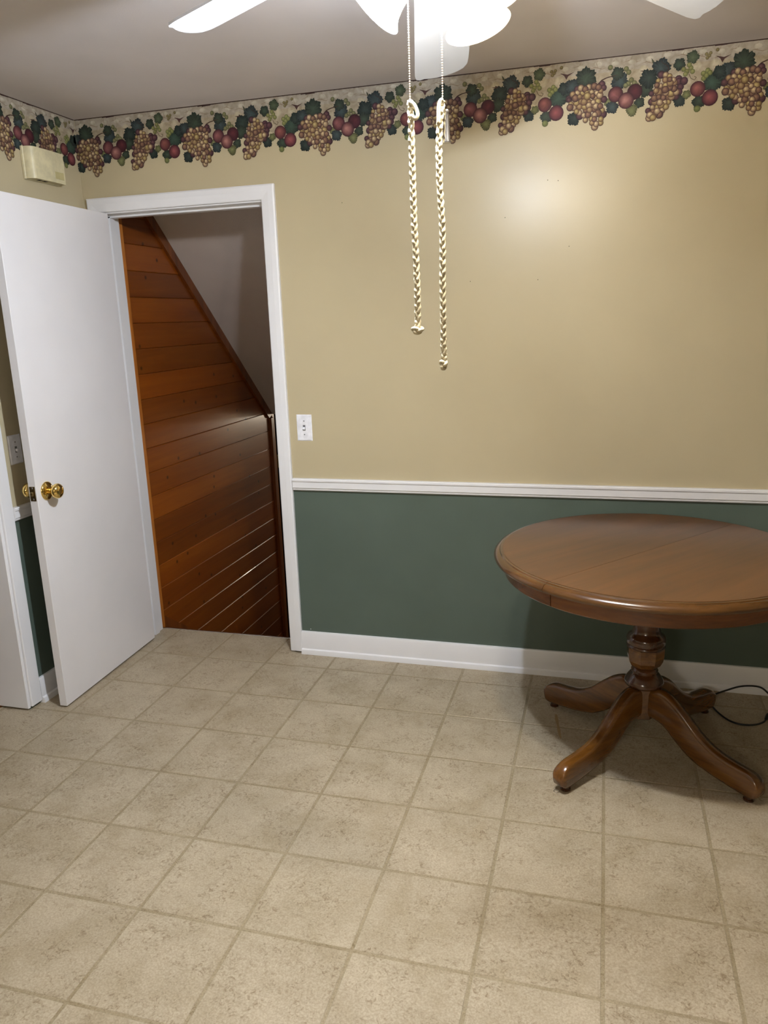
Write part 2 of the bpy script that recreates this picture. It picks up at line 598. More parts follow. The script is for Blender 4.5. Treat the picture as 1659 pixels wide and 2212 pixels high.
# stair door casing, mitred
def cas_prof(w=0.060, t=0.017):
    return [(0, 0), (0, t * 0.65), (0.004, t * 0.8), (w * 0.55, t), (w - 0.006, t), (w, t * 0.75), (w, 0)]
def casing(name, origin, ux, n, length, miter0, miter1, wdir, label):
    """run along ux from origin, width along wdir, thickness along n; miters lengthen the outer edge"""
    bm = bmesh.new()
    ux, n, wdir, origin = map(Vector, (ux, n, wdir, origin))
    A, B = [], []
    for (w, t) in cas_prof():
        A.append(bm.verts.new(origin + ux * (-w * miter0) + wdir * w + n * t))
        B.append(bm.verts.new(origin + ux * (length + w * miter1) + wdir * w + n * t))
    k = len(A)
    bm.faces.new(A); bm.faces.new(B[::-1])
    for i in range(k):
        bm.faces.new([A[i], B[i], B[(i + 1) % k], A[(i + 1) % k]])
    return struct(name, bm, 'trim', None, None, label)
casing('trim_5', (OX1, 0, 0.010), (0, 0, 1), (0, -1, 0), OZ - 0.010, 0, 1, (1, 0, 0), 'right side casing of the stair doorway')
casing('trim_6', (OX0, 0, 0.010), (0, 0, 1), (0, -1, 0), OZ - 0.010, 0, 1, (-1, 0, 0), 'left side casing of the stair doorway in the corner')
casing('trim_7', (OX0, 0, OZ), (1, 0, 0), (0, -1, 0), OX1 - OX0, 1, 1, (0, 0, 1), 'head casing above the stair doorway')
# jambs with stop
bm = bmesh.new()
add_box(bm, (OX0 - 0.015, 0.0, 0.0), (OX0 + 0.004, WT + 0.004, OZ + 0.0))
add_box(bm, (OX0 + 0.004, 0.042, 0.0), (OX0 + 0.014, 0.080, OZ - 0.012))
struct('trim_8', bm, 'trim', label='hinge side jamb of the stair doorway')
bm = bmesh.new()
add_box(bm, (OX1 - 0.004, 0.0, 0.0), (OX1 + 0.015, WT + 0.004, OZ))
add_box(bm, (OX1 - 0.014, 0.042, 0.0), (OX1 - 0.004, 0.080, OZ - 0.012))
jr = struct('trim_9', bm, 'trim', label='latch side jamb of the stair doorway')
bm = bmesh.new()
add_box(bm, (OX0 + 0.004, 0.0, OZ - 0.006), (OX1 - 0.004, WT + 0.004, OZ + 0.012))
add_box(bm, (OX0 + 0.004, 0.042, OZ - 0.018), (OX1 - 0.004, 0.080, OZ - 0.006))
struct('trim_10', bm, 'trim', label='head jamb of the stair doorway')
for z in (0.93,):
    sb = obj('strike_plate', box((OX1 - 0.0062, -0.006, z - 0.03), (OX1 - 0.004, 0.030, z + 0.03), 0.0008), 'brass_old', jr)

# left opening: casing and jamb
bm = bmesh.new()
add_box(bm, (0.0, LY0 + 0.002, 0.012), (0.014, LY0 + 0.062, OZ - 0.0005), 0, 0.003, 2)
struct('trim_11', bm, 'trim', label='white casing of the opening at the left edge')
bm = bmesh.new()
add_box(bm, (LX - 0.004, LY0 - 0.014, 0.008), (0.006, LY0 + 0.001, OZ), 0, 0.002)
struct('trim_12', bm, 'trim', label='white jamb of the opening at the left edge')
bm = bmesh.new()
add_box(bm, (0.0, LY1 - 0.062, 0.012), (0.014, LY1 - 0.002, OZ - 0.0005), 0, 0.003, 2)
add_box(bm, (LX - 0.004, LY1 - 0.001, 0.008), (0.006, LY1 + 0.014, OZ), 0, 0.002)
struct('trim_13', bm, 'trim')
bm = bmesh.new()
add_box(bm, (0.0, LY1 - 0.062, OZ), (0.014, LY0 + 0.062, OZ + 0.06), 0, 0.003, 2)
add_box(bm, (LX - 0.004, LY1 + 0.0145, OZ - 0.014), (0.006, LY0 - 0.0145, OZ - 0.0005), 0, 0.002)
struct('trim_14', bm, 'trim')
# next room
bm = bmesh.new(); add_box(bm, (-1.6, -2.4, -0.03), (LX, 0.3, -0.010))
nf = struct('floor_next_room', bm, 'grout', label='wooden floor of the next room seen past the left jamb')
k = 0
y = -2.4
while y < 0.3:
    b_ = box((-1.6, y + 0.0008, -0.010), (LX, y + 0.0782, 0.0), 0.001)
    obj('plank', b_, 'oak_floor', nf)
    y += 0.079
bm = bmesh.new()
add_box(bm, (-1.66, -2.4, -0.03), (-1.6, 0.3, H))
add_box(bm, (-1.6, 0.3, -0.03), (LX, 0.36, H))
add_box(bm, (-1.6, -2.46, -0.03), (LX, -2.4, H))
struct('wall_next_room', bm, 'stair_wall')
struct('ceiling_next_room', box((-1.66, -2.46, H), (LX, 0.36, H + 0.05)), 'ceiling')

# ------------------------------------------------------------------ stairwell
PX = 0.060        # face of the panelled wall
def zc(y):        # underside of the sloping ceiling
    return 2.085 - 0.89 * (y - 0.435)
YE = 1.735        # end of the slope
bm = bmesh.new()
add_box(bm, (PX - 0.10, WT, -2.6), (PX - 0.013, 1.76, 2.36))
wst = struct('wall_stair_left', bm, 'pine_trim', label='varnished pine boarded wall going down the stairs')
PW = 0.1235
z = 1.929 + 3 * PW
k = 0
while z > -1.6:
    z1, z0 = z, z - PW
    bm = bmesh.new()
    ch, th = 0.0032, 0.013
    prof = [(PX - th, z0 + 0.0003), (PX - ch, z0 + 0.0003), (PX, z0 + ch), (PX, z1 - ch - 0.0003), (PX - ch, z1 - 0.0003), (PX - th, z1 - 0.0003)]
    v0 = [bm.verts.new((x, 0.165, zz)) for x, zz in prof]
    v1 = [bm.verts.new((x, 1.705, zz)) for x, zz in prof]
    bm.faces.new(v0); bm.faces.new(v1[::-1])
    for i in range(6):
        bm.faces.new([v0[i], v1[i], v1[(i + 1) % 6], v0[(i + 1) % 6]])
    nrm = Vector((0, 0.89, 1)).normalized()
    bmesh.ops.bisect_plane(bm, geom=bm.verts[:] + bm.edges[:] + bm.faces[:], plane_co=(0, 0.435, 2.085), plane_no=nrm, clear_outer=True)
    bmesh.ops.holes_fill(bm, edges=bm.edges[:])
    if len(bm.faces) > 2:
        obj('plank', bm, 'pine', wst)
    else:
        bm.free()
    z -= PW
# corner trims and sloped trim
bm = bmesh.new(); add_box(bm, (PX - 0.013, 0.126, -0.4), (PX + 0.008, 0.180, 2.30), 0, 0.002)
obj('edge_trim', bm, 'pine_light', wst)
bm = bmesh.new()
u = Vector((0, 1, -0.89)).normalized()
def sl(y, d):     # point d below the slope, measured square to it
    n = Vector((0, -0.89, -1)).normalized()
    p = Vector((0, y, zc(y))) + n * d
    return (p.y, p.z)
add_prism(bm, [sl(0.13, 0.0005), sl(YE + 0.0, 0.0005), sl(YE - 0.02, 0.052), sl(0.16, 0.052)], 0, PX, PX + 0.016)
obj('slope_trim', bm, 'pine_trim', wst)
bm = bmesh.new(); add_box(bm, (PX - 0.013, 1.700, -1.6), (PX + 0.020, 1.742, 0.905), 0, 0.002)
obj('end_trim', bm, 'pine_trim', wst)
bm = bmesh.new(); add_box(bm, (PX - 0.05, 1.7425, -1.6), (PX + 0.008, 1.775, 0.93), 0, 0.002)
obj('end_post', bm, 'pine_light', wst)
# skirt board along the stairs
bm = bmesh.new()
sk = lambda y: 0.050 - 0.69 * (y - 0.178)
add_prism(bm, [(0.180, sk(0.18)), (1.70, sk(1.70)), (1.70, sk(1.70) - 0.26), (0.180, sk(0.18) - 0.26)], 0, PX, PX + 0.014)
obj('skirt_board', bm, 'pine_trim', wst)
# sloping ceiling, right wall, basement
bm = bmesh.new()
add_prism(bm, [(0.124, zc(0.124)), (YE, zc(YE)), (YE, zc(YE) + 0.06), (0.124, zc(0.124) + 0.06)], 0, PX - 0.10, 1.02)
struct('ceiling_stair', bm, 'stair_ceiling', label='sloping stippled ceiling over the stairs')
struct('wall_stair_right', box((0.96, WT, -2.6), (1.02, 3.9, 2.36)), 'stair_wall')
struct('ceiling_basement', box((-1.2, YE, 0.93), (1.02, 3.9, 0.97)), 'ceiling')
struct('wall_basement', box((-1.2, 3.9, -2.6), (1.02, 3.96, 0.97)), 'stair_wall')
struct('wall_dark_gap', box((-1.2, 1.90, -2.6), (PX - 0.02, 1.96, 0.93)), 'dark')  # dark sheet added so the gap past the end post stays black
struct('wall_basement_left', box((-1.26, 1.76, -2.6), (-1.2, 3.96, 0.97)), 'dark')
struct('floor_basement', box((-1.2, 1.9, -2.66), (1.02, 3.96, -2.6)), 'grout')
# steps
st = thing('staircase'); tag(st, 'wooden stairs going down behind the open door', None, None, 'structure')
for i in range(13):
    yy = 0.147 + i * 0.262; zz = -0.19 * (i + 1)
    obj('tread', box((PX + 0.015, yy - 0.02, zz - 0.028), (0.955, yy + 0.262, zz), 0.003), 'stair_tread', st)
    obj('riser', box((PX + 0.015, yy, zz), (0.955, yy + 0.016, zz + 0.19 - (0.029 if i else 0.014))), 'stair_tread', st)
bb = thing('fill_bulb_holder', (0.70, 3.0, 0.93))  # unseen bulb, added to brighten what the lower boards reflect
tag(bb, 'added bulb out of view, brightening the foot of the basement stairs', 'fill light')
obj('socket', add_lathe(bmesh.new(), [(0.05, 0), (0.05, -0.02), (0.02, -0.05), (0.0, -0.05)], 20), 'plastic_white', bb, PI)
bm = bmesh.new(); add_ball(bm, (0, 0, -0.085), 0.034, 16, 10); obj('bulb', bm, 'basement_fill', bb, PI)

# ------------------------------------------------------------------ open door
hx, hy = 0.085, -0.004
dang = math.radians(-87.6)     # closed leaf lies along +x, opened into the room
dr = thing('door_1', (hx, hy, 0.008), dang)
tag(dr, 'white flush door standing open into the kitchen', None, None, 'structure')
DW, DT, DH = 0.728, 0.0345, 2.026
slab = obj('door_leaf', box((0.002, 0.0, 0.0), (DW, DT, DH), 0.0012), 'door', dr)
kz = 0.912
kx = DW - 0.062
def knob(side):
    s = 1 if side > 0 else -1
    y0 = DT if s > 0 else 0.0
    T = Matrix.Translation((kx, y0, kz)) @ Matrix.Rotation(-s * PI / 2, 4, 'X') @ Matrix.Diagonal((1.15, 1.15, 1.0, 1))
    k_ = obj('door_knob', add_lathe(bmesh.new(), [(0.0105, 0.010), (0.0105, 0.026), (0.013, 0.030), (0.021, 0.034), (0.0255, 0.042), (0.0265, 0.050), (0.024, 0.058), (0.017, 0.063), (0.011, 0.0645), (0.0105, 0.0625), (0.0, 0.0625)], 32, T), 'brass', dr, math.radians(50))
    obj('rosette', add_lathe(bmesh.new(), [(0.0325, 0.0003), (0.0325, 0.003), (0.029, 0.007), (0.020, 0.0105), (0.0125, 0.012), (0.0, 0.012)], 36, T), 'brass', k_, math.radians(50))
knob(1); knob(-1)
lp = obj('latch_plate', box((DW - 0.0002, 0.005, kz - 0.029), (DW + 0.0012, 0.0295, kz + 0.029), 0.0004), 'brass_old', dr)
obj('latch_bolt', box((DW + 0.001, 0.010, kz - 0.008), (DW + 0.010, 0.024, kz + 0.008), 0.003), 'brass_old', lp)
for zz in (kz - 0.022, kz + 0.022):
    obj('screw', add_lathe(bmesh.new(), [(0.004, 0), (0.003, 0.001), (0, 0.001)], 10, Matrix.Translation((DW + 0.0012, 0.0172, zz)) @ Matrix.Rotation(PI / 2, 4, 'Y')), 'steel', lp)
for zz in (0.22, 1.02, 1.80):
    obj('hinge', add_lathe(bmesh.new(), [(0.0055, -0.045), (0.0055, 0.045)], 12, Matrix.Translation((-0.001, -0.0065, zz))), 'brass_old', dr, math.radians(40))

# ------------------------------------------------------------------ light switches
def light_switch(loc, rotz, label):
    t = thing('light_switch', loc, rotz)       # built facing -y
    tag(t, label, 'light switch', 'wall light switches')
    bm = box((-0.0355, -0.0055, -0.0585), (0.0355, -0.0003, 0.0585))
    es = [e for e in bm.edges if all(v.co.y < -0.005 for v in e.verts)]
    bmesh.ops.bevel(bm, geom=es, offset=0.004, segments=3, affect='EDGES')
    obj('switch_plate', bm, 'plastic_white', t)
    obj('switch_frame', box((-0.0058, -0.0062, -0.0125), (0.0058, -0.0050, 0.0125), 0.0004), 'plastic_grey', t)
    bm = box((-0.0042, -0.0155, -0.0045), (0.0042, -0.004, 0.0045), 0.0012)
    bmesh.ops.rotate(bm, cent=(0, -0.004, 0), matrix=Matrix.Rotation(math.radians(-28), 3, 'X'), verts=bm.verts)
    bmesh.ops.rotate(bm, cent=(0, -0.004, 0), matrix=Matrix.Rotation(math.radians(56), 3, 'X'), verts=bm.verts)
    obj('toggle', bm, 'plastic_white', t)
    for z in (-0.030, 0.030):
        obj('screw', add_lathe(bmesh.new(), [(0.0032, 0), (0.0026, 0.0012), (0, 0.0012)], 10, Matrix.Translation((0, -0.0052, z)) @ Matrix.Rotation(PI / 2, 4, 'X')), 'plastic_grey', t)
light_switch((0.9965, 0, 1.083), 0, 'white toggle light switch on the tan wall beside the door frame')
light_switch((0.0, -0.6405, 1.080), PI / 2, 'white toggle light switch in the shadow behind the open door')

# ------------------------------------------------------------------ cream wall box
wb = thing('wall_box', (0, -0.270, 2.194))
tag(wb, 'cream plastic box high on the wall above the open door', 'wall box')
obj('base', box((0.0003, -0.1035, -0.062), (0.012, 0.1035, 0.062), 0.002), 'cream', wb)
bm = bmesh.new()
pr = [(0.012, -0.100)]
for i in range(9):
    t = i / 8
    pr.append((0.012 + 0.036 * math.sin(t * PI / 2), -0.100 + 0.022 * (1 - math.cos(t * PI / 2)) ** 1.0))
pr += [(0.049, -0.06), (0.050, 0.0), (0.049, 0.06), (0.047, 0.098), (0.044, 0.101), (0.012, 0.101)]
pr2 = [p for i, p in enumerate(pr) if i == 0 or (Vector(p) - Vector(pr[i - 1])).length > 1e-5]
add_prism(bm, pr2, 2, -0.060, 0.060)
cover = obj('cover', bm, 'cream', wb, math.radians(25))
obj('nameplate', box((0.0475, 0.032, -0.044), (0.0505, 0.086, -0.016), 0.0006), 'cream_dark', cover)
for yy in (-0.052, -0.020):
    obj('vent_slot', box((0.020, yy, -0.0606), (0.034, yy + 0.020, -0.0595)), 'dark', cover)

# ------------------------------------------------------------------ wallpaper border
def border(name, place, s_lo, s_hi, label):
    bm = bmesh.new()
    cl = bm.loops.layers.float_color.new('Col')
    LAY = 0.00022
    cnt = [0]
    def V(s, d, l):
        s = min(max(s, s_lo), s_hi)
        return bm.verts.new(place(s, max(d, 0.0005), 0.0004 + l * LAY + (cnt[0] % 20) * 0.00001))
    def poly(pts, col, l):
        cnt[0] += 1
        ss = [min(max(p[0], s_lo), s_hi) for p in pts]
        if max(ss) - min(ss) < 1e-4: return
        f = bm.faces.new([V(p[0], p[1], l) for p in pts])
        for lp_ in f.loops: lp_[cl] = rgba(col)
    def disc(c, r, inner, outer, l, n=11, hl=(-0.25, -0.3), asp=1.0, rot=0.0):
        if c[0] + r < s_lo or c[0] - r > s_hi: return
        cnt[0] += 1
        def P(a, q):
            x, y = q * r * math.cos(a), q * r * asp * math.sin(a)
            return (c[0] + x * math.cos(rot) - y * math.sin(rot), c[1] + x * math.sin(rot) + y * math.cos(rot))
        cv = V(c[0] + hl[0] * r, c[1] + hl[1] * r, l)
        mid = [V(*[P(2 * PI * k / n, 0.72)[q] + hl[q] * r * 0.2 for q in (0, 1)], l) for k in range(n)]
        rim = [V(*P(2 * PI * k / n, 1.0), l) for k in range(n)]
        mc = [0.45 * a + 0.55 * b for a, b in zip(inner, outer)]
        for k in range(n):
            j = (k + 1) % n
            try:
                f = bm.faces.new([cv, mid[k], mid[j]])
                for lp_, q in zip(f.loops, (inner, mc, mc)): lp_[cl] = rgba(q)
                f = bm.faces.new([mid[k], rim[k], rim[j], mid[j]])
                for lp_, q in zip(f.loops, (mc, outer, outer, mc)): lp_[cl] = rgba(q)
            except ValueError:
                pass
    def leaf(c, size, ang, col, l, lobes=5, asp=1.0):
        if c[0] + size < s_lo or c[0] - size > s_hi: return
        cnt[0] += 1
        n = 40
        dark = [v * 0.55 for v in col]
        light = [min(255, v * 1.22 + 8) for v in col]
        pts = []
        for k in range(n):
            a = 2 * PI * k / n
            rr = 0.78 + 0.20 * abs(math.cos(a * lobes / 2.0)) ** 1.3 + 0.08 * math.cos(a) + 0.09 * math.sin(a * 17 + c[0] * 50)
            x, y = size * rr * math.cos(a), size * rr * asp * math.sin(a)
            pts.append((c[0] + x * math.cos(ang) - y * math.sin(ang), c[1] + x * math.sin(ang) + y * math.cos(ang)))
        cv = V(c[0], c[1], l)
        vv = [V(*p, l) for p in pts]
        for k in range(n):
            j = (k + 1) % n
            try:
                f = bm.faces.new([cv, vv[k], vv[j]])
            except ValueError:
                continue
            for lp_, q in zip(f.loops, (light, dark if k % 4 else col, col if k % 3 else dark)): lp_[cl] = rgba(q)
    def strip(pts, w, col, l):
        P = [Vector((p[0], p[1])) for p in pts]
        for i in range(len(P) - 1):
            t = (P[i + 1] - P[i]).normalized(); nn = Vector((-t.y, t.x))
            w0 = w if not isinstance(w, list) else w[i]
            w1 = w if not isinstance(w, list) else w[i + 1]
            poly([P[i] + nn * w0, P[i + 1] + nn * w1, P[i + 1] - nn * w1, P[i] - nn * w0], col, l)
    # paper ground
    rnd = random.Random(3)
    step = 0.02
    s = s_lo
    while s < s_hi - 1e-6:
        e = min(s + step, s_hi)
        dd = lambda q: 0.132 + 0.010 * math.sin(q * 2 * PI / 0.1323)
        poly([(s, 0), (e, 0), (e, 0.05), (s, 0.05)], (168, 158, 142), 0)
        poly([(s, 0.05), (e, 0.05), (e, dd(e)), (s, dd(s))], (168, 155, 132), 0)
        # dark broken line along the ceiling
        h0 = 0.0042 + 0.0040 * max(0, math.sin(s * 41 + 1)) * max(0, math.sin(s * 13))
        poly([(s, 0), (e, 0), (e, h0 * 0.9), (s, h0)], (58, 36, 32), 1)
        s = e
    PER = 0.5294
    GB, GD, GBL = (46, 56, 45), (36, 46, 42), (47, 57, 58)
    GY_ = (98, 100, 64)
    grape_cols = [((226, 204, 156), (58, 30, 30)), ((190, 164, 116), (62, 34, 32)), ((160, 126, 98), (46, 24, 30)), ((202, 182, 122), (70, 44, 30))]
    dark_grape = ((110, 74, 78), (38, 20, 28))
    kk0 = int(math.floor((s_lo - 0.064) / PER)) - 1
    kk1 = int(math.ceil((s_hi - 0.064) / PER)) + 1
    for kk in range(kk0, kk1 + 1):
        o = 0.0635 + kk * PER
        rnd = random.Random(11)
        q = lambda x, d: (o + x, d)
        # stone joints in the ground
        for k in range(9):
            x0 = k * PER / 9
            dj = 0.034 + 0.012 * math.sin(k * 2.1)
            strip([q(x0, dj), q(x0 + 0.02, dj - 0.004), q(x0 + 0.045, dj + 0.004), q(x0 + 0.06, dj)], [0.0002, 0.0010, 0.0008, 0.0002], (132, 112, 90), 1)
            strip([q(x0 + 0.03, 0.006), q(x0 + 0.024, 0.018), q(x0 + 0.03, dj)], [0.0002, 0.0008, 0.0004], (140, 122, 100), 1)
            disc(q(x0 + 0.03, 0.020 + 0.006 * math.sin(k)), 0.014, (194, 186, 170), (178, 168, 150), 1, 9, asp=0.6)
            disc(q(x0 + 0.012, 0.075 + 0.02 * math.sin(k * 1.7)), 0.017, (190, 178, 152), (174, 162, 138), 1, 9)
            disc(q(x0 + 0.042, 0.110), 0.014, (190, 176, 150), (174, 160, 136), 1, 9)
        poly([q(0.425, 0.036), q(0.452, 0.043), q(0.476, 0.037), q(0.455, 0.048), q(0.448, 0.060), q(0.440, 0.046)], (74, 48, 44), 2)
        poly([q(0.212, 0.020), q(0.216, 0.036), q(0.226, 0.042), q(0.221, 0.030)], (70, 70, 52), 2)
        strip([q(0.175, 0.058), q(0.19, 0.060), q(0.205, 0.056)], [0.0004, 0.0022, 0.0004], (74, 48, 42), 2)
        # A: tall dark leaf, grapes widening then narrowing to the right
        leaf(q(-0.012, 0.066), 0.040, -PI / 2, GB, 2, 7)
        leaf(q(-0.085, 0.110), 0.036, -1.9, GD, 2, 5)
        leaf(q(-0.062, 0.085), 0.026, -1.0, GBL, 3, 5)
        leaf(q(-0.050, 0.192), 0.026, 2.4, GD, 3, 5)
        leaf(q(0.070, 0.150), 0.018, 0.2, GY_, 2, 5)
        def cluster(cells):
            cells = sorted(cells, key=lambda c_: c_[2])
            for n_, (x, d, w) in enumerate(cells):
                inn, out = grape_cols[rnd.randrange(4)] if w > 0.25 else dark_grape
                disc(q(x, d), 0.0112 + rnd.uniform(-0.0022, 0.0030), inn, out, 5 + (n_ * 7 // max(1, len(cells))), 10)
        cells = []
        rows = [(0.096, -0.045, 0.035), (0.111, -0.060, 0.050), (0.126, -0.066, 0.052), (0.141, -0.066, 0.054), (0.156, -0.064, 0.056), (0.171, -0.050, 0.056), (0.186, -0.028, 0.054), (0.201, -0.012, 0.050), (0.215, 0.010, 0.046), (0.227, 0.018, 0.040)]
        for ri, (d, a, b) in enumerate(rows):
            x = a + (0.007 if ri % 2 else 0)
            while x <= b:
                ed = min(x - a, b - x)
                w = rnd.random() * 0.5 + 0.5
                if ed < 0.006 and rnd.random() < 0.6: w = 0.1
                cells.append((x + rnd.uniform(-.0045, .0045), d + rnd.uniform(-.0045, .0045), w))
                x += 0.0155
        cells += [(0.045, 0.088, 0.1), (0.052, 0.100, 0.1), (-0.07, 0.125, 0.15)]
        cluster(cells)
        strip([q(0.030, 0.088), q(0.045, 0.074), q(0.062, 0.068), q(0.085, 0.064), q(0.10, 0.062)], [0.002, 0.0022, 0.0018, 0.0014, 0.0006], (66, 44, 34), 4)
        # three apples
        leaf(q(0.108, 0.085), 0.032, -2.2, GBL, 3, 5)
        leaf(q(0.100, 0.060), 0.024, -2.0, GB, 3, 5)
        leaf(q(0.085, 0.166), 0.024, 2.4, GBL, 3, 5)
        leaf(q(0.176, 0.160), 0.020, 0.6, GB, 3, 5)
        leaf(q(0.152, 0.182), 0.022, 1.4, GY_, 3, 3)
        for (x, d) in ((0.073, 0.036), (0.128, 0.046), (0.137, 0.058), (0.147, 0.084), (0.137, 0.095), (0.158, 0.095), (0.150, 0.106), (0.166, 0.104), (0.128, 0.100)):
            disc(q(x, d), 0.0090, (140, 136, 96), (72, 76, 48), 4, 9)
        ap_in, ap_out = (146, 92, 90), (54, 22, 30)
        disc(q(0.094, 0.126), 0.0265, ap_in, ap_out, 5, 16, (-0.3, -0.1))
        disc(q(0.160, 0.124), 0.0265, (94, 44, 50), (48, 18, 28), 5, 16, (0.1, -0.2))
        disc(q(0.131, 0.150), 0.0275, (178, 126, 116), ap_out, 7, 16, (-0.25, -0.15))
        # B: leaf up-left, grapes leaning to lower left
        leaf(q(0.246, 0.058), 0.034, -1.3, GBL, 2, 5)
        leaf(q(0.208, 0.085), 0.034, 2.9, GD, 2, 5)
        leaf(q(0.200, 0.118), 0.028, 2.0, GB, 2, 5)
        leaf(q(0.312, 0.166), 0.023, 0.8, GD, 3, 5)
        leaf(q(0.335, 0.150), 0.016, 0.3, GY_, 3, 5)
        strip([q(0.262, 0.076), q(0.272, 0.062), q(0.268, 0.050), q(0.250, 0.040), q(0.246, 0.032)], [0.0012, 0.0015, 0.0012, 0.001, 0.0005], (60, 44, 36), 4)
        cells = []
        rows = [(0.082, 0.248, 0.290), (0.096, 0.236, 0.316), (0.110, 0.232, 0.326), (0.124, 0.226, 0.326), (0.138, 0.222, 0.322), (0.152, 0.220, 0.312), (0.166, 0.216, 0.282), (0.180, 0.214, 0.276), (0.194, 0.212, 0.272), (0.208, 0.210, 0.262), (0.219, 0.212, 0.236)]
        for ri, (d, a, b) in enumerate(rows):
            x = a + (0.007 if ri % 2 else 0)
            while x <= b:
                ed = min(x - a, b - x)
                w = rnd.random() * 0.5 + 0.5
                if (ed < 0.006 and rnd.random() < 0.55) or x > 0.304: w = 0.1
                cells.append((x + rnd.uniform(-.0045, .0045), d + rnd.uniform(-.0045, .0045), w))
                x += 0.0155
        cluster(cells)
        # sprig to the right of B
        leaf(q(0.306, 0.050), 0.022, 0.4, GB, 2, 5)
        leaf(q(0.350, 0.034), 0.023, -1.3, (66, 76, 55), 2, 5)
        for (x, d) in ((0.322, 0.068), (0.334, 0.076), (0.346, 0.066), (0.340, 0.056), (0.352, 0.078), (0.329, 0.084)):
            disc(q(x, d), 0.0085, (150, 148, 92), (84, 88, 52), 3, 9)
        strip([q(0.340, 0.084), q(0.348, 0.100), q(0.360, 0.106), q(0.366, 0.098), q(0.358, 0.094)], 0.0010, (96, 82, 56), 3)
        for (x, d) in ((0.395, 0.028), (0.404, 0.034), (0.398, 0.040), (0.408, 0.026), (0.430, 0.018)):
            disc(q(x, d), 0.0062, (140, 128, 86), (92, 82, 54), 3, 8)
        # two apples
        leaf(q(0.418, 0.120), 0.036, -1.2, (46, 62, 52), 3, 5)
        leaf(q(0.440, 0.090), 0.024, -0.8, GD, 3, 5)
        for (x, d) in ((0.388, 0.088), (0.398, 0.096), (0.402, 0.080), (0.390, 0.104), (0.410, 0.088)):
            disc(q(x, d), 0.0088, (150, 150, 92), (82, 88, 50), 4, 9)
        leaf(q(0.378, 0.176), 0.024, 1.9, GB, 3, 5)
        disc(q(0.374, 0.200), 0.0115, (134, 138, 84), (80, 86, 50), 4, 10)
        disc(q(0.372, 0.136), 0.0255, (150, 92, 84), (58, 24, 32), 6, 16, (-0.2, -0.25))
        disc(q(0.414, 0.168), 0.0270, (152, 84, 84), (52, 20, 30), 7, 16, (-0.15, -0.1))
    bmesh.ops.delete(bm, geom=[f for f in bm.faces if f.calc_area() < 1e-9], context='FACES')
    me = bpy.data.meshes.new(name)
    bm.to_mesh(me); bm.free()
    me.materials.append(M['print'])
    o = bpy.data.objects.new(name, me); COL.objects.link(o)
    return o
b1 = border('wallpaper_border', lambda s, d, l: (s, -l, H - d), 0.0015, XR - 0.001, '')
tag(b1, 'printed fruit and grape wallpaper border along the long tan wall', 'wallpaper border', 'fruit borders under the ceiling')
b2 = border('wallpaper_border', lambda s, d, l: (l, s, H - d), YF + 0.001, -0.0015, '')
tag(b2, 'printed fruit wallpaper border on the side wall above the cream box', 'wallpaper border', 'fruit borders under the ceiling')

# ------------------------------------------------------------------ pedestal table
tb = thing('pedestal_table', (2.445, -0.538, 0), TA)      # local x runs along the split
tag(tb, 'round brown wooden pedestal table with split top and four curved legs', 'table')
TR, TZ = 0.529, 0.751
def half_ring(prof, y0, n=48, inner=None):
    """lathe of prof over a half turn on +y (y0>0) or -y, closed flat at the split"""
    s = 1 if y0 > 0 else -1
    bm = bmesh.new()
    rows = []
    for k in range(n + 1):
        a = PI * k / n
        rows.append([bm.verts.new((r * math.cos(a), s * (r * math.sin(a) + abs(y0)), z)) for r, z in prof])
    m = len(prof)
    for a, b in zip(rows, rows[1:]):
        for i in range(m):
            j = (i + 1) % m
            bm.faces.new([a[i], b[i], b[j], a[j]])
    bm.faces.new(rows[0]); bm.faces.new(rows[-1])
    return bm
def half_disc(r, z0, z1, y0, n=64):
    s = 1 if y0 > 0 else -1
    bm = bmesh.new()
    pts = [(r * math.cos(PI * k / n), s * (r * math.sin(PI * k / n) + abs(y0))) for k in range(n + 1)]
    add_prism(bm, pts, 2, z0, z1)
    return bm
rim_prof = [(TR - 0.030, TZ - 0.001), (TR - 0.022, TZ - 0.0014), (TR - 0.0195, TZ - 0.005), (TR - 0.015, TZ - 0.006), (TR - 0.008, TZ - 0.009), (TR - 0.001, TZ - 0.017), (TR, TZ - 0.023), (TR - 0.003, TZ - 0.030), (TR - 0.010, TZ - 0.033), (TR - 0.016, TZ - 0.034), (TR - 0.030, TZ - 0.034)]
ap_prof = [(0.492, TZ - 0.034), (0.490, 0.668), (0.486, 0.664), (0.466, 0.664), (0.466, TZ - 0.034)]
for s in (1, -1):
    top = obj('tabletop_half', half_disc(TR - 0.0302, TZ - 0.030, TZ, s * 0.0006), 'table', tb)
    obj('rim', half_ring(rim_prof, s * 0.0006), 'table_rim', top, math.radians(40))
    obj('apron', half_ring(ap_prof, s * 0.0016), 'table_apron', tb, math.radians(40))
for s in (1, -1):
    obj('extension_slide', box((-0.40, s * 0.20 - 0.02, TZ - 0.085), (0.40, s * 0.20 + 0.02, TZ - 0.036)), 'table_dark', tb)
obj('top_plate', box((-0.20, -0.24, TZ - 0.110), (0.20, 0.24, TZ - 0.085), 0.004), 'table_dark', tb)
col_prof = [(0.075, TZ - 0.111), (0.075, 0.612), (0.050, 0.600), (0.044, 0.560), (0.043, 0.490), (0.045, 0.470), (0.047, 0.458), (0.052, 0.448), (0.062, 0.440), (0.0665, 0.430), (0.066, 0.414), (0.063, 0.410), (0.066, 0.406), (0.0665, 0.402), (0.062, 0.398), (0.04, 0.397)]
obj('column', add_lathe(bmesh.new(), col_prof, 40), 'table_dark', tb, math.radians(40))
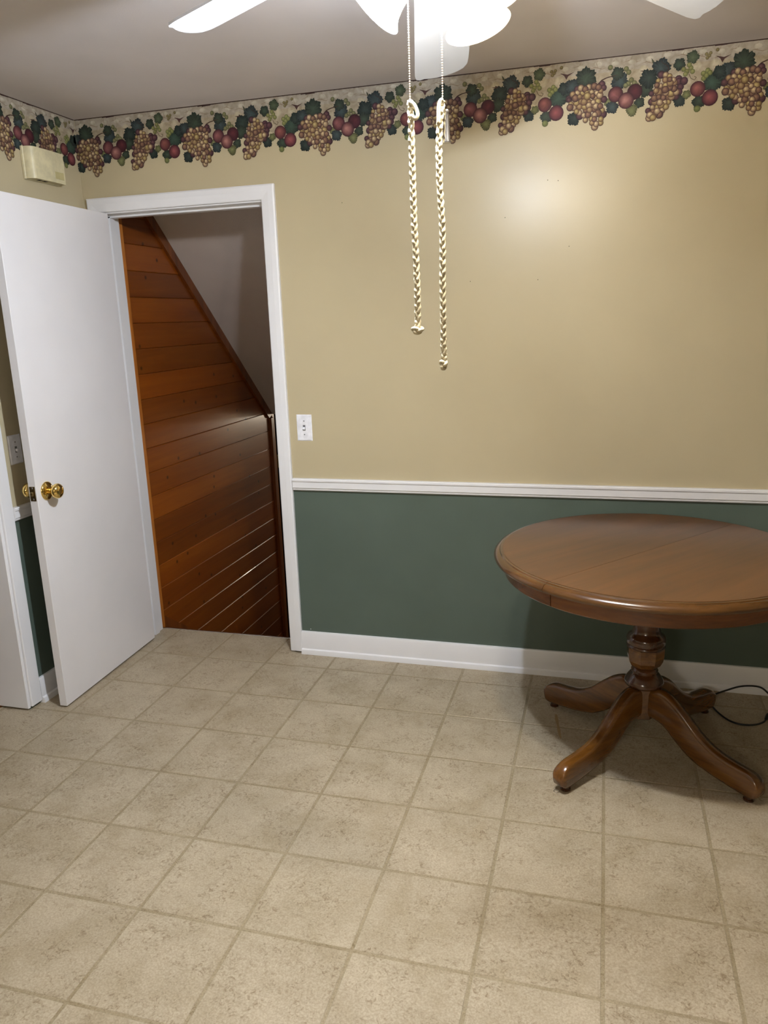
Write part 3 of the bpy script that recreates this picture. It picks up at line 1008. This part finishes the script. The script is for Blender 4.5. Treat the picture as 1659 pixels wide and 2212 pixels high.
# faceted urn
bm = bmesh.new()
urn = [(0.064, 0.398), (0.065, 0.390), (0.0645, 0.368), (0.061, 0.348), (0.052, 0.330), (0.040, 0.322)]
add_lathe(bm, urn, 8, Matrix.Rotation(PI / 8, 4, 'Z'))
obj('faceted_urn', bm, 'table_leg', tb)
low = [(0.036, 0.323), (0.042, 0.318), (0.046, 0.310), (0.044, 0.302), (0.050, 0.296), (0.056, 0.288), (0.062, 0.278), (0.067, 0.270), (0.0675, 0.262), (0.064, 0.255), (0.058, 0.252), (0.03, 0.251)]
obj('turned_ring', add_lathe(bmesh.new(), low, 40), 'table_dark', tb, math.radians(40))
bm = bmesh.new()
add_lathe(bm, [(0.044, 0.252), (0.046, 0.248), (0.046, 0.135), (0.042, 0.131), (0.0, 0.131)], 8, Matrix.Rotation(PI / 8, 4, 'Z'))
obj('hub', bm, 'table_leg', tb)
def leg_bm():
    bm = bmesh.new()
    top = catmull([(0.034, 0, 0.248), (0.075, 0, 0.258), (0.120, 0, 0.244), (0.170, 0, 0.206), (0.225, 0, 0.158), (0.285, 0, 0.124), (0.345, 0, 0.110), (0.405, 0, 0.102), (0.438, 0, 0.084), (0.4515, 0, 0.055)], 4)
    bot = catmull([(0.034, 0, 0.142), (0.070, 0, 0.139), (0.105, 0, 0.124), (0.150, 0, 0.088), (0.205, 0, 0.054), (0.265, 0, 0.037), (0.325, 0, 0.026), (0.385, 0, 0.0175), (0.425, 0, 0.0175), (0.446, 0, 0.032)], 4)
    rows = []
    n = len(top)
    for i in range(n):
        c = (top[i] + bot[i]) / 2
        h = (top[i] - bot[i]) / 2
        t = i / (n - 1)
        w = 0.0235 + 0.004 * max(0, (t - 0.55) / 0.45)
        if t > 0.93: w *= 1 - 5.0 * (t - 0.93)
        if t > 0.96: pass
        ring = []
        for k in range(16):
            a = 2 * PI * k / 16
            e = 0.45
            x = math.copysign(abs(math.cos(a)) ** e, math.cos(a))
            y = math.copysign(abs(math.sin(a)) ** e, math.sin(a))
            ring.append(bm.verts.new((c.x + h.x * y, w * x, c.z + h.z * y)))
        rows.append(ring)
    for a, b in zip(rows, rows[1:]):
        for k in range(16):
            bm.faces.new([a[k], b[k], b[(k + 1) % 16], a[(k + 1) % 16]])
    bm.faces.new(rows[0]); bm.faces.new(rows[-1])
    return bm
leg_me = mesh_from_bm('leg', leg_bm(), 'table_leg', math.radians(50))
gl_me = mesh_from_bm('glide', add_lathe(bmesh.new(), [(0.014, 0.020), (0.014, 0.008), (0.017, 0.006), (0.017, 0.0005), (0.0, 0.0005)], 16, Matrix.Translation((0.408, 0, 0))), 'table_dark', math.radians(40))
for k in range(4):
    lg = bpy.data.objects.new('leg', leg_me); COL.objects.link(lg); lg.parent = tb
    lg.rotation_euler = (0, 0, k * PI / 2 + math.radians(1))
    g = bpy.data.objects.new('glide', gl_me); COL.objects.link(g); g.parent = lg

# ------------------------------------------------------------------ ceiling fan
FX, FY = 1.945, -1.470
fan = thing('ceiling_fan', (FX, FY, H))
tag(fan, 'white five-blade ceiling fan with three glass bell lamps and pull chains', 'ceiling fan')
Z = lambda z: z - H
obj('canopy', add_lathe(bmesh.new(), [(0.075, Z(2.4275)), (0.080, Z(2.420)), (0.078, Z(2.405)), (0.050, Z(2.388)), (0.022, Z(2.384)), (0.0, Z(2.384))], 40), 'fan_white', fan, math.radians(45))
obj('motor_housing', add_lathe(bmesh.new(), [(0.03, Z(2.392)), (0.085, Z(2.386)), (0.125, Z(2.374)), (0.138, Z(2.356)), (0.138, Z(2.336)), (0.120, Z(2.322)), (0.07, Z(2.316)), (0.0, Z(2.316))], 48), 'fan_white', fan, math.radians(45))
obj('switch_housing', add_lathe(bmesh.new(), [(0.055, Z(2.320)), (0.060, Z(2.312)), (0.060, Z(2.272)), (0.088, Z(2.262)), (0.092, Z(2.250)), (0.086, Z(2.236)), (0.050, Z(2.222)), (0.012, Z(2.214)), (0.008, Z(2.206)), (0.0, Z(2.204))], 44), 'fan_white', fan, math.radians(45))
ZT, DL, FR, TH, BW, PHI = 2.192, 0.255, 0.633, 1.797, 0.146, -0.173
def blade_outline():
    hw = BW / 2
    pts = [(0.205, 0.050), (0.235, 0.062), (0.30, hw * 0.97)]
    pts += [(FR - 0.060, hw), (FR - 0.030, hw), (FR - 0.012, hw - 0.004), (FR - 0.006, hw - 0.014), (FR - 0.008, hw - 0.026), (FR - 0.003, hw - 0.042), (FR, 0.012), (FR, -0.012)]
    pts += [(FR - 0.003, -hw + 0.042), (FR - 0.008, -hw + 0.026), (FR - 0.016, -hw + 0.012), (FR - 0.034, -hw + 0.002), (FR - 0.060, -hw)]
    pts += [(0.30, -hw * 0.97), (0.235, -0.062), (0.205, -0.050)]
    return pts
def bl(r, s, dz):
    return (r, s, ZT + DL * (FR - r) + s * math.tan(PHI) + dz - H)
bm = bmesh.new()
out = blade_outline()
lo = [bm.verts.new(bl(r, s, 0.0)) for r, s in out]
hi = [bm.verts.new(bl(r, s, 0.006)) for r, s in out]
bm.faces.new(lo[::-1]); bm.faces.new(hi)
for i in range(len(out)):
    j = (i + 1) % len(out)
    bm.faces.new([lo[i], lo[j], hi[j], hi[i]])
blade_me = mesh_from_bm('blade', bm, 'fan_white')
bm = bmesh.new()
def plate(pts, z0, z1):
    a = [bm.verts.new(bl(r, s, z0)) for r, s in pts]; b = [bm.verts.new(bl(r, s, z1)) for r, s in pts]
    bm.faces.new(a[::-1]); bm.faces.new(b)
    for i in range(len(pts)):
        j = (i + 1) % len(pts)
        bm.faces.new([a[i], a[j], b[j], b[i]])
plate([(0.11, 0.016), (0.18, 0.020), (0.215, 0.040), (0.25, 0.044), (0.27, 0.030), (0.29, 0.0), (0.27, -0.030), (0.25, -0.044), (0.215, -0.040), (0.18, -0.020), (0.11, -0.016)], -0.005, -0.0003)
iron_me = mesh_from_bm('blade_iron', bm, 'fan_white')
for k in range(5):
    b_ = bpy.data.objects.new('blade', blade_me); COL.objects.link(b_); b_.parent = fan
    b_.rotation_euler = (0, 0, TH + k * 2 * PI / 5)
    i_ = bpy.data.objects.new('blade_iron', iron_me); COL.objects.link(i_); i_.parent = b_
# lamps
def frame(az, tilt):
    ax = Vector((math.cos(az) * math.sin(tilt), math.sin(az) * math.sin(tilt), -math.cos(tilt)))
    side = Vector((-math.sin(az), math.cos(az), 0))
    up = ax.cross(side)
    m = Matrix((side, up, ax)).transposed().to_4x4()
    return m
outer = [(0.024, 0.0), (0.027, 0.010), (0.036, 0.024), (0.044, 0.042), (0.049, 0.062), (0.053, 0.080), (0.059, 0.096), (0.067, 0.108), (0.073, 0.113)]
inner = [(r - 0.003, z + (0.001 if i < 8 else 0.0015)) for i, (r, z) in enumerate(outer)]
NECK_R, NECK_Z, TILT = 0.078, 2.236, math.radians(45)
for az_d, bulb in ((198, 'bulb_cool'), (78, 'bulb_dim'), (318, 'bulb_warm')):
    az = math.radians(az_d)
    neck = Vector((NECK_R * math.cos(az), NECK_R * math.sin(az), Z(NECK_Z)))
    T = Matrix.Translation(neck) @ frame(az, TILT)
    bm = bmesh.new()
    add_lathe(bm, [(0.0, -0.030), (0.016, -0.028), (0.018, -0.010), (0.028, -0.006), (0.030, 0.004), (0.0, 0.004)], 28, T)
    obj('lamp_holder', bm, 'fan_white', fan, math.radians(45))
    bm = bmesh.new()
    add_lathe(bm, outer + inner[::-1], 48, T, close=False)
    sh = obj('lamp_shade', bm, 'shade', fan, PI)
    bm = bmesh.new()
    add_lathe(bm, [(0.0, 0.010), (0.012, 0.012), (0.013, 0.040), (0.020, 0.056), (0.027, 0.070), (0.0285, 0.082), (0.025, 0.096), (0.014, 0.106), (0.0, 0.109)], 24, T)
    obj('bulb', bm, bulb, sh, PI)
# pull chains (beads too small to pick apart)
CH1, CH2 = (1.866, -1.50), (1.934, -1.50)
def chain(cx, cy, z1, z0, tie):
    bm = bmesh.new()
    z = z1
    while z > z0:
        add_ball(bm, (cx - FX, cy - FY, Z(z)), 0.00165, 8, 5)
        z -= 0.0047
    add_tube(bm, [(cx - FX, cy - FY, Z(z1)), (cx - FX, cy - FY, Z(z0))], 0.0006, 6)
    if tie:
        add_lathe(bm, [(0.0, 0.006), (0.0028, 0.005), (0.0028, -0.005), (0.0, -0.006)], 10, Matrix.Translation((cx - FX, cy - FY, Z(z1 - 0.10))))
    o = obj('pull_chain', bm, 'chain', fan, PI)
    o['kind'] = 'stuff'
    return o
chain(*CH1, 2.232, 1.973, False)
c2 = chain(*CH2, 2.226, 1.966, True)
bm = bmesh.new()
add_lathe(bm, [(0.0, 0.022), (0.004, 0.021), (0.0055, 0.018), (0.0048, 0.014), (0.0052, 0.010), (0.0072, -0.036), (0.0085, -0.039), (0.0085, -0.042), (0.0, -0.042)], 20, Matrix.Translation((CH2[0] - FX + 0.0065, CH2[1] - FY + 0.007, Z(1.932))))
obj('chain_fob', bm, 'steel', c2, math.radians(40))

# ------------------------------------------------------------------ braided ropes tied to the chains
def braid(bm, path, a=0.0034, r=0.0042, pitch=0.050):
    pts = catmull(path, 40)
    L = [0.0]
    for p, q_ in zip(pts, pts[1:]): L.append(L[-1] + (q_ - p).length)
    for k in range(3):
        ph = 2 * PI * k / 3
        P = []
        for p, l in zip(pts, L):
            t = 2 * PI * l / pitch + ph
            P.append(p + Vector((a * math.sin(t), 0.0026 * math.sin(2 * t), 0)))
        add_tube(bm, P, [r * (0.92 + 0.12 * math.sin(i * 0.9 + k)) for i in range(len(P))], 7)
def knot(bm, c, sx, sy, sz, r):
    P = []
    for i in range(60):
        t = 2 * PI * i / 60
        P.append(Vector(c) + Vector((sx * (math.sin(t) + 2 * math.sin(2 * t)) / 3, -sy * math.sin(3 * t), sz * (math.cos(t) - 2 * math.cos(2 * t)) / 3)))
    add_tube(bm, P, r, 8, closed=True)
y = -1.50
def rope(name, path, loop, knot_args, label):
    t = thing(name, path[0])
    O = Vector(path[0])
    tag(t, label, 'rope', 'ropes tied to the fan chains')
    bm = bmesh.new(); braid(bm, [Vector(p) - O for p in path])
    obj('braid', bm, 'rope', t, PI)
    bm = bmesh.new()
    add_tube(bm, [p - O for p in catmull(loop, 8)], 0.0042, 8)
    obj('tied_loop', bm, 'rope', t, PI)
    bm = bmesh.new()
    kc, *ka = knot_args
    knot(bm, Vector(kc) - O, *ka)
    add_ball(bm, Vector(kc) - O, 0.006, 10, 6, (1.2, 1, 0.9))
    obj('end_knot', bm, 'rope', t, PI)
    return t
x1 = CH1[0]
rope('braided_rope',
     [(x1, y, 1.975), (x1 + 0.001, y, 1.93), (x1 + 0.002, y, 1.85), (x1 + 0.003, y, 1.75), (x1 + 0.006, y, 1.65), (x1 + 0.007, y, 1.58), (x1 + 0.006, y, 1.519)],
     [(x1 - 0.001, y - 0.004, 1.972), (x1 + 0.008, y - 0.006, 1.967), (x1 + 0.015, y - 0.007, 1.955), (x1 + 0.017, y - 0.007, 1.945), (x1 + 0.012, y - 0.008, 1.939), (x1 + 0.003, y - 0.008, 1.945)],
     ((x1 + 0.006, y - 0.002, 1.515), 0.0125, 0.005, 0.006, 0.0042), 'shorter cream braided rope, the left of the two hanging from the fan')
x2 = CH2[0]
rope('braided_rope',
     [(x2 - 0.001, y, 1.968), (x2 - 0.006, y, 1.93), (x2 - 0.009, y, 1.87), (x2 - 0.008, y, 1.80), (x2 - 0.004, y, 1.72), (x2 - 0.005, y, 1.60), (x2 - 0.005, y, 1.50), (x2 - 0.004, y, 1.446)],
     [(x2 + 0.001, y - 0.004, 1.970), (x2 - 0.004, y - 0.006, 1.966), (x2 - 0.007, y - 0.006, 1.952), (x2 - 0.008, y - 0.005, 1.925)],
     ((x2 - 0.005, y - 0.002, 1.440), 0.0070, 0.005, 0.0095, 0.0040), 'longer cream braided rope, the right of the two hanging from the fan')

# ------------------------------------------------------------------ small things on the floor
cord_pts = [(2.99, -0.075, 0.005), (2.965, -0.045, 0.012), (2.925, -0.036, 0.040), (2.86, -0.036, 0.038), (2.80, -0.045, 0.018), (2.745, -0.075, 0.005), (2.716, -0.118, 0.005), (2.728, -0.165, 0.005), (2.748, -0.225, 0.005), (2.778, -0.277, 0.005), (2.818, -0.299, 0.005), (2.866, -0.291, 0.005), (2.900, -0.266, 0.006), (2.916, -0.240, 0.008)]
cd_ = thing('power_cord', (2.80, -0.20, 0))
O = Vector((2.80, -0.20, 0))
tag(cd_, 'thin black power cord lying on the floor behind the table leg', 'cord')
bm = bmesh.new(); add_tube(bm, [p - O for p in catmull(cord_pts, 8)], 0.0036, 8)
obj('cable', bm, 'black', cd_, PI)
bm = bmesh.new(); add_tube(bm, [Vector(p) - O for p in ((2.912, -0.246, 0.008), (2.920, -0.230, 0.010), (2.928, -0.213, 0.010))], [0.005, 0.009, 0.0095], 10)
obj('plug', bm, 'black', cd_, math.radians(40))
bm = bmesh.new()
add_tube(bm, [(0.009 * math.cos(t * PI / 8), 0.007 * math.sin(t * PI / 8), 0.001) for t in range(16)], 0.0009, 6, closed=True)
rg = obj('metal_ring', bm, 'steel', None, PI, (2.166, -0.879, 0.0))
tag(rg, 'tiny pale ring on the floor beside the front table foot', 'ring')
# scuff on the vinyl
bm = bmesh.new()
sc_ = [(2.134, -0.36), (2.139, -0.40), (2.146, -0.44), (2.152, -0.48), (2.158, -0.52), (2.163, -0.54)]
wv = [0.004, 0.007, 0.004, 0.006, 0.004, 0.002]
L_ = [bm.verts.new((x - w, y_, 0.0004)) for (x, y_), w in zip(sc_, wv)]
R_ = [bm.verts.new((x + w, y_, 0.0004)) for (x, y_), w in zip(sc_, wv)]
for i in range(5): bm.faces.new([L_[i], R_[i], R_[i + 1], L_[i + 1]])
obj('scuff_mark', bm, plain('scuff_brown', (150, 126, 88), 0.6), floor)

# nail holes and chips
dot = mesh_from_bm('nail_hole', add_lathe(bmesh.new(), [(0.0016, 0), (0.0012, 0.0007), (0, 0.0007)], 8, Matrix.Rotation(PI / 2, 4, 'X')), 'dark')
chip = mesh_from_bm('paint_chip', add_lathe(bmesh.new(), [(0.0022, 0), (0.0018, 0.0005), (0, 0.0005)], 7, Matrix.Rotation(PI / 2, 4, 'X')), 'trim')
for nm, me, spots in (('nail_hole', dot, NAILS), ('paint_chip', chip, [(0.969, 0, 0.121)])):
    for p in spots:
        o = bpy.data.objects.new(nm, me); COL.objects.link(o); o.parent = wall_back; o.location = p

# ------------------------------------------------------------------ unseen fill light, added behind the camera as an assumed ceiling fixture
kl = thing('kitchen_fill_light', (1.5, -5.5, H))
tag(kl, 'added square ceiling light out of view, filling the kitchen from behind', 'ceiling light')
bm = bmesh.new()
add_box(bm, (-0.20, -0.20, -0.025), (0.20, 0.20, -0.0005), 0, 0.004)
obj('frame', bm, 'fan_white', kl)
obj('fill_diffuser', box((-0.18, -0.18, -0.070), (0.18, 0.18, -0.0255), 0.012, 3), 'fill_diffuser', kl)
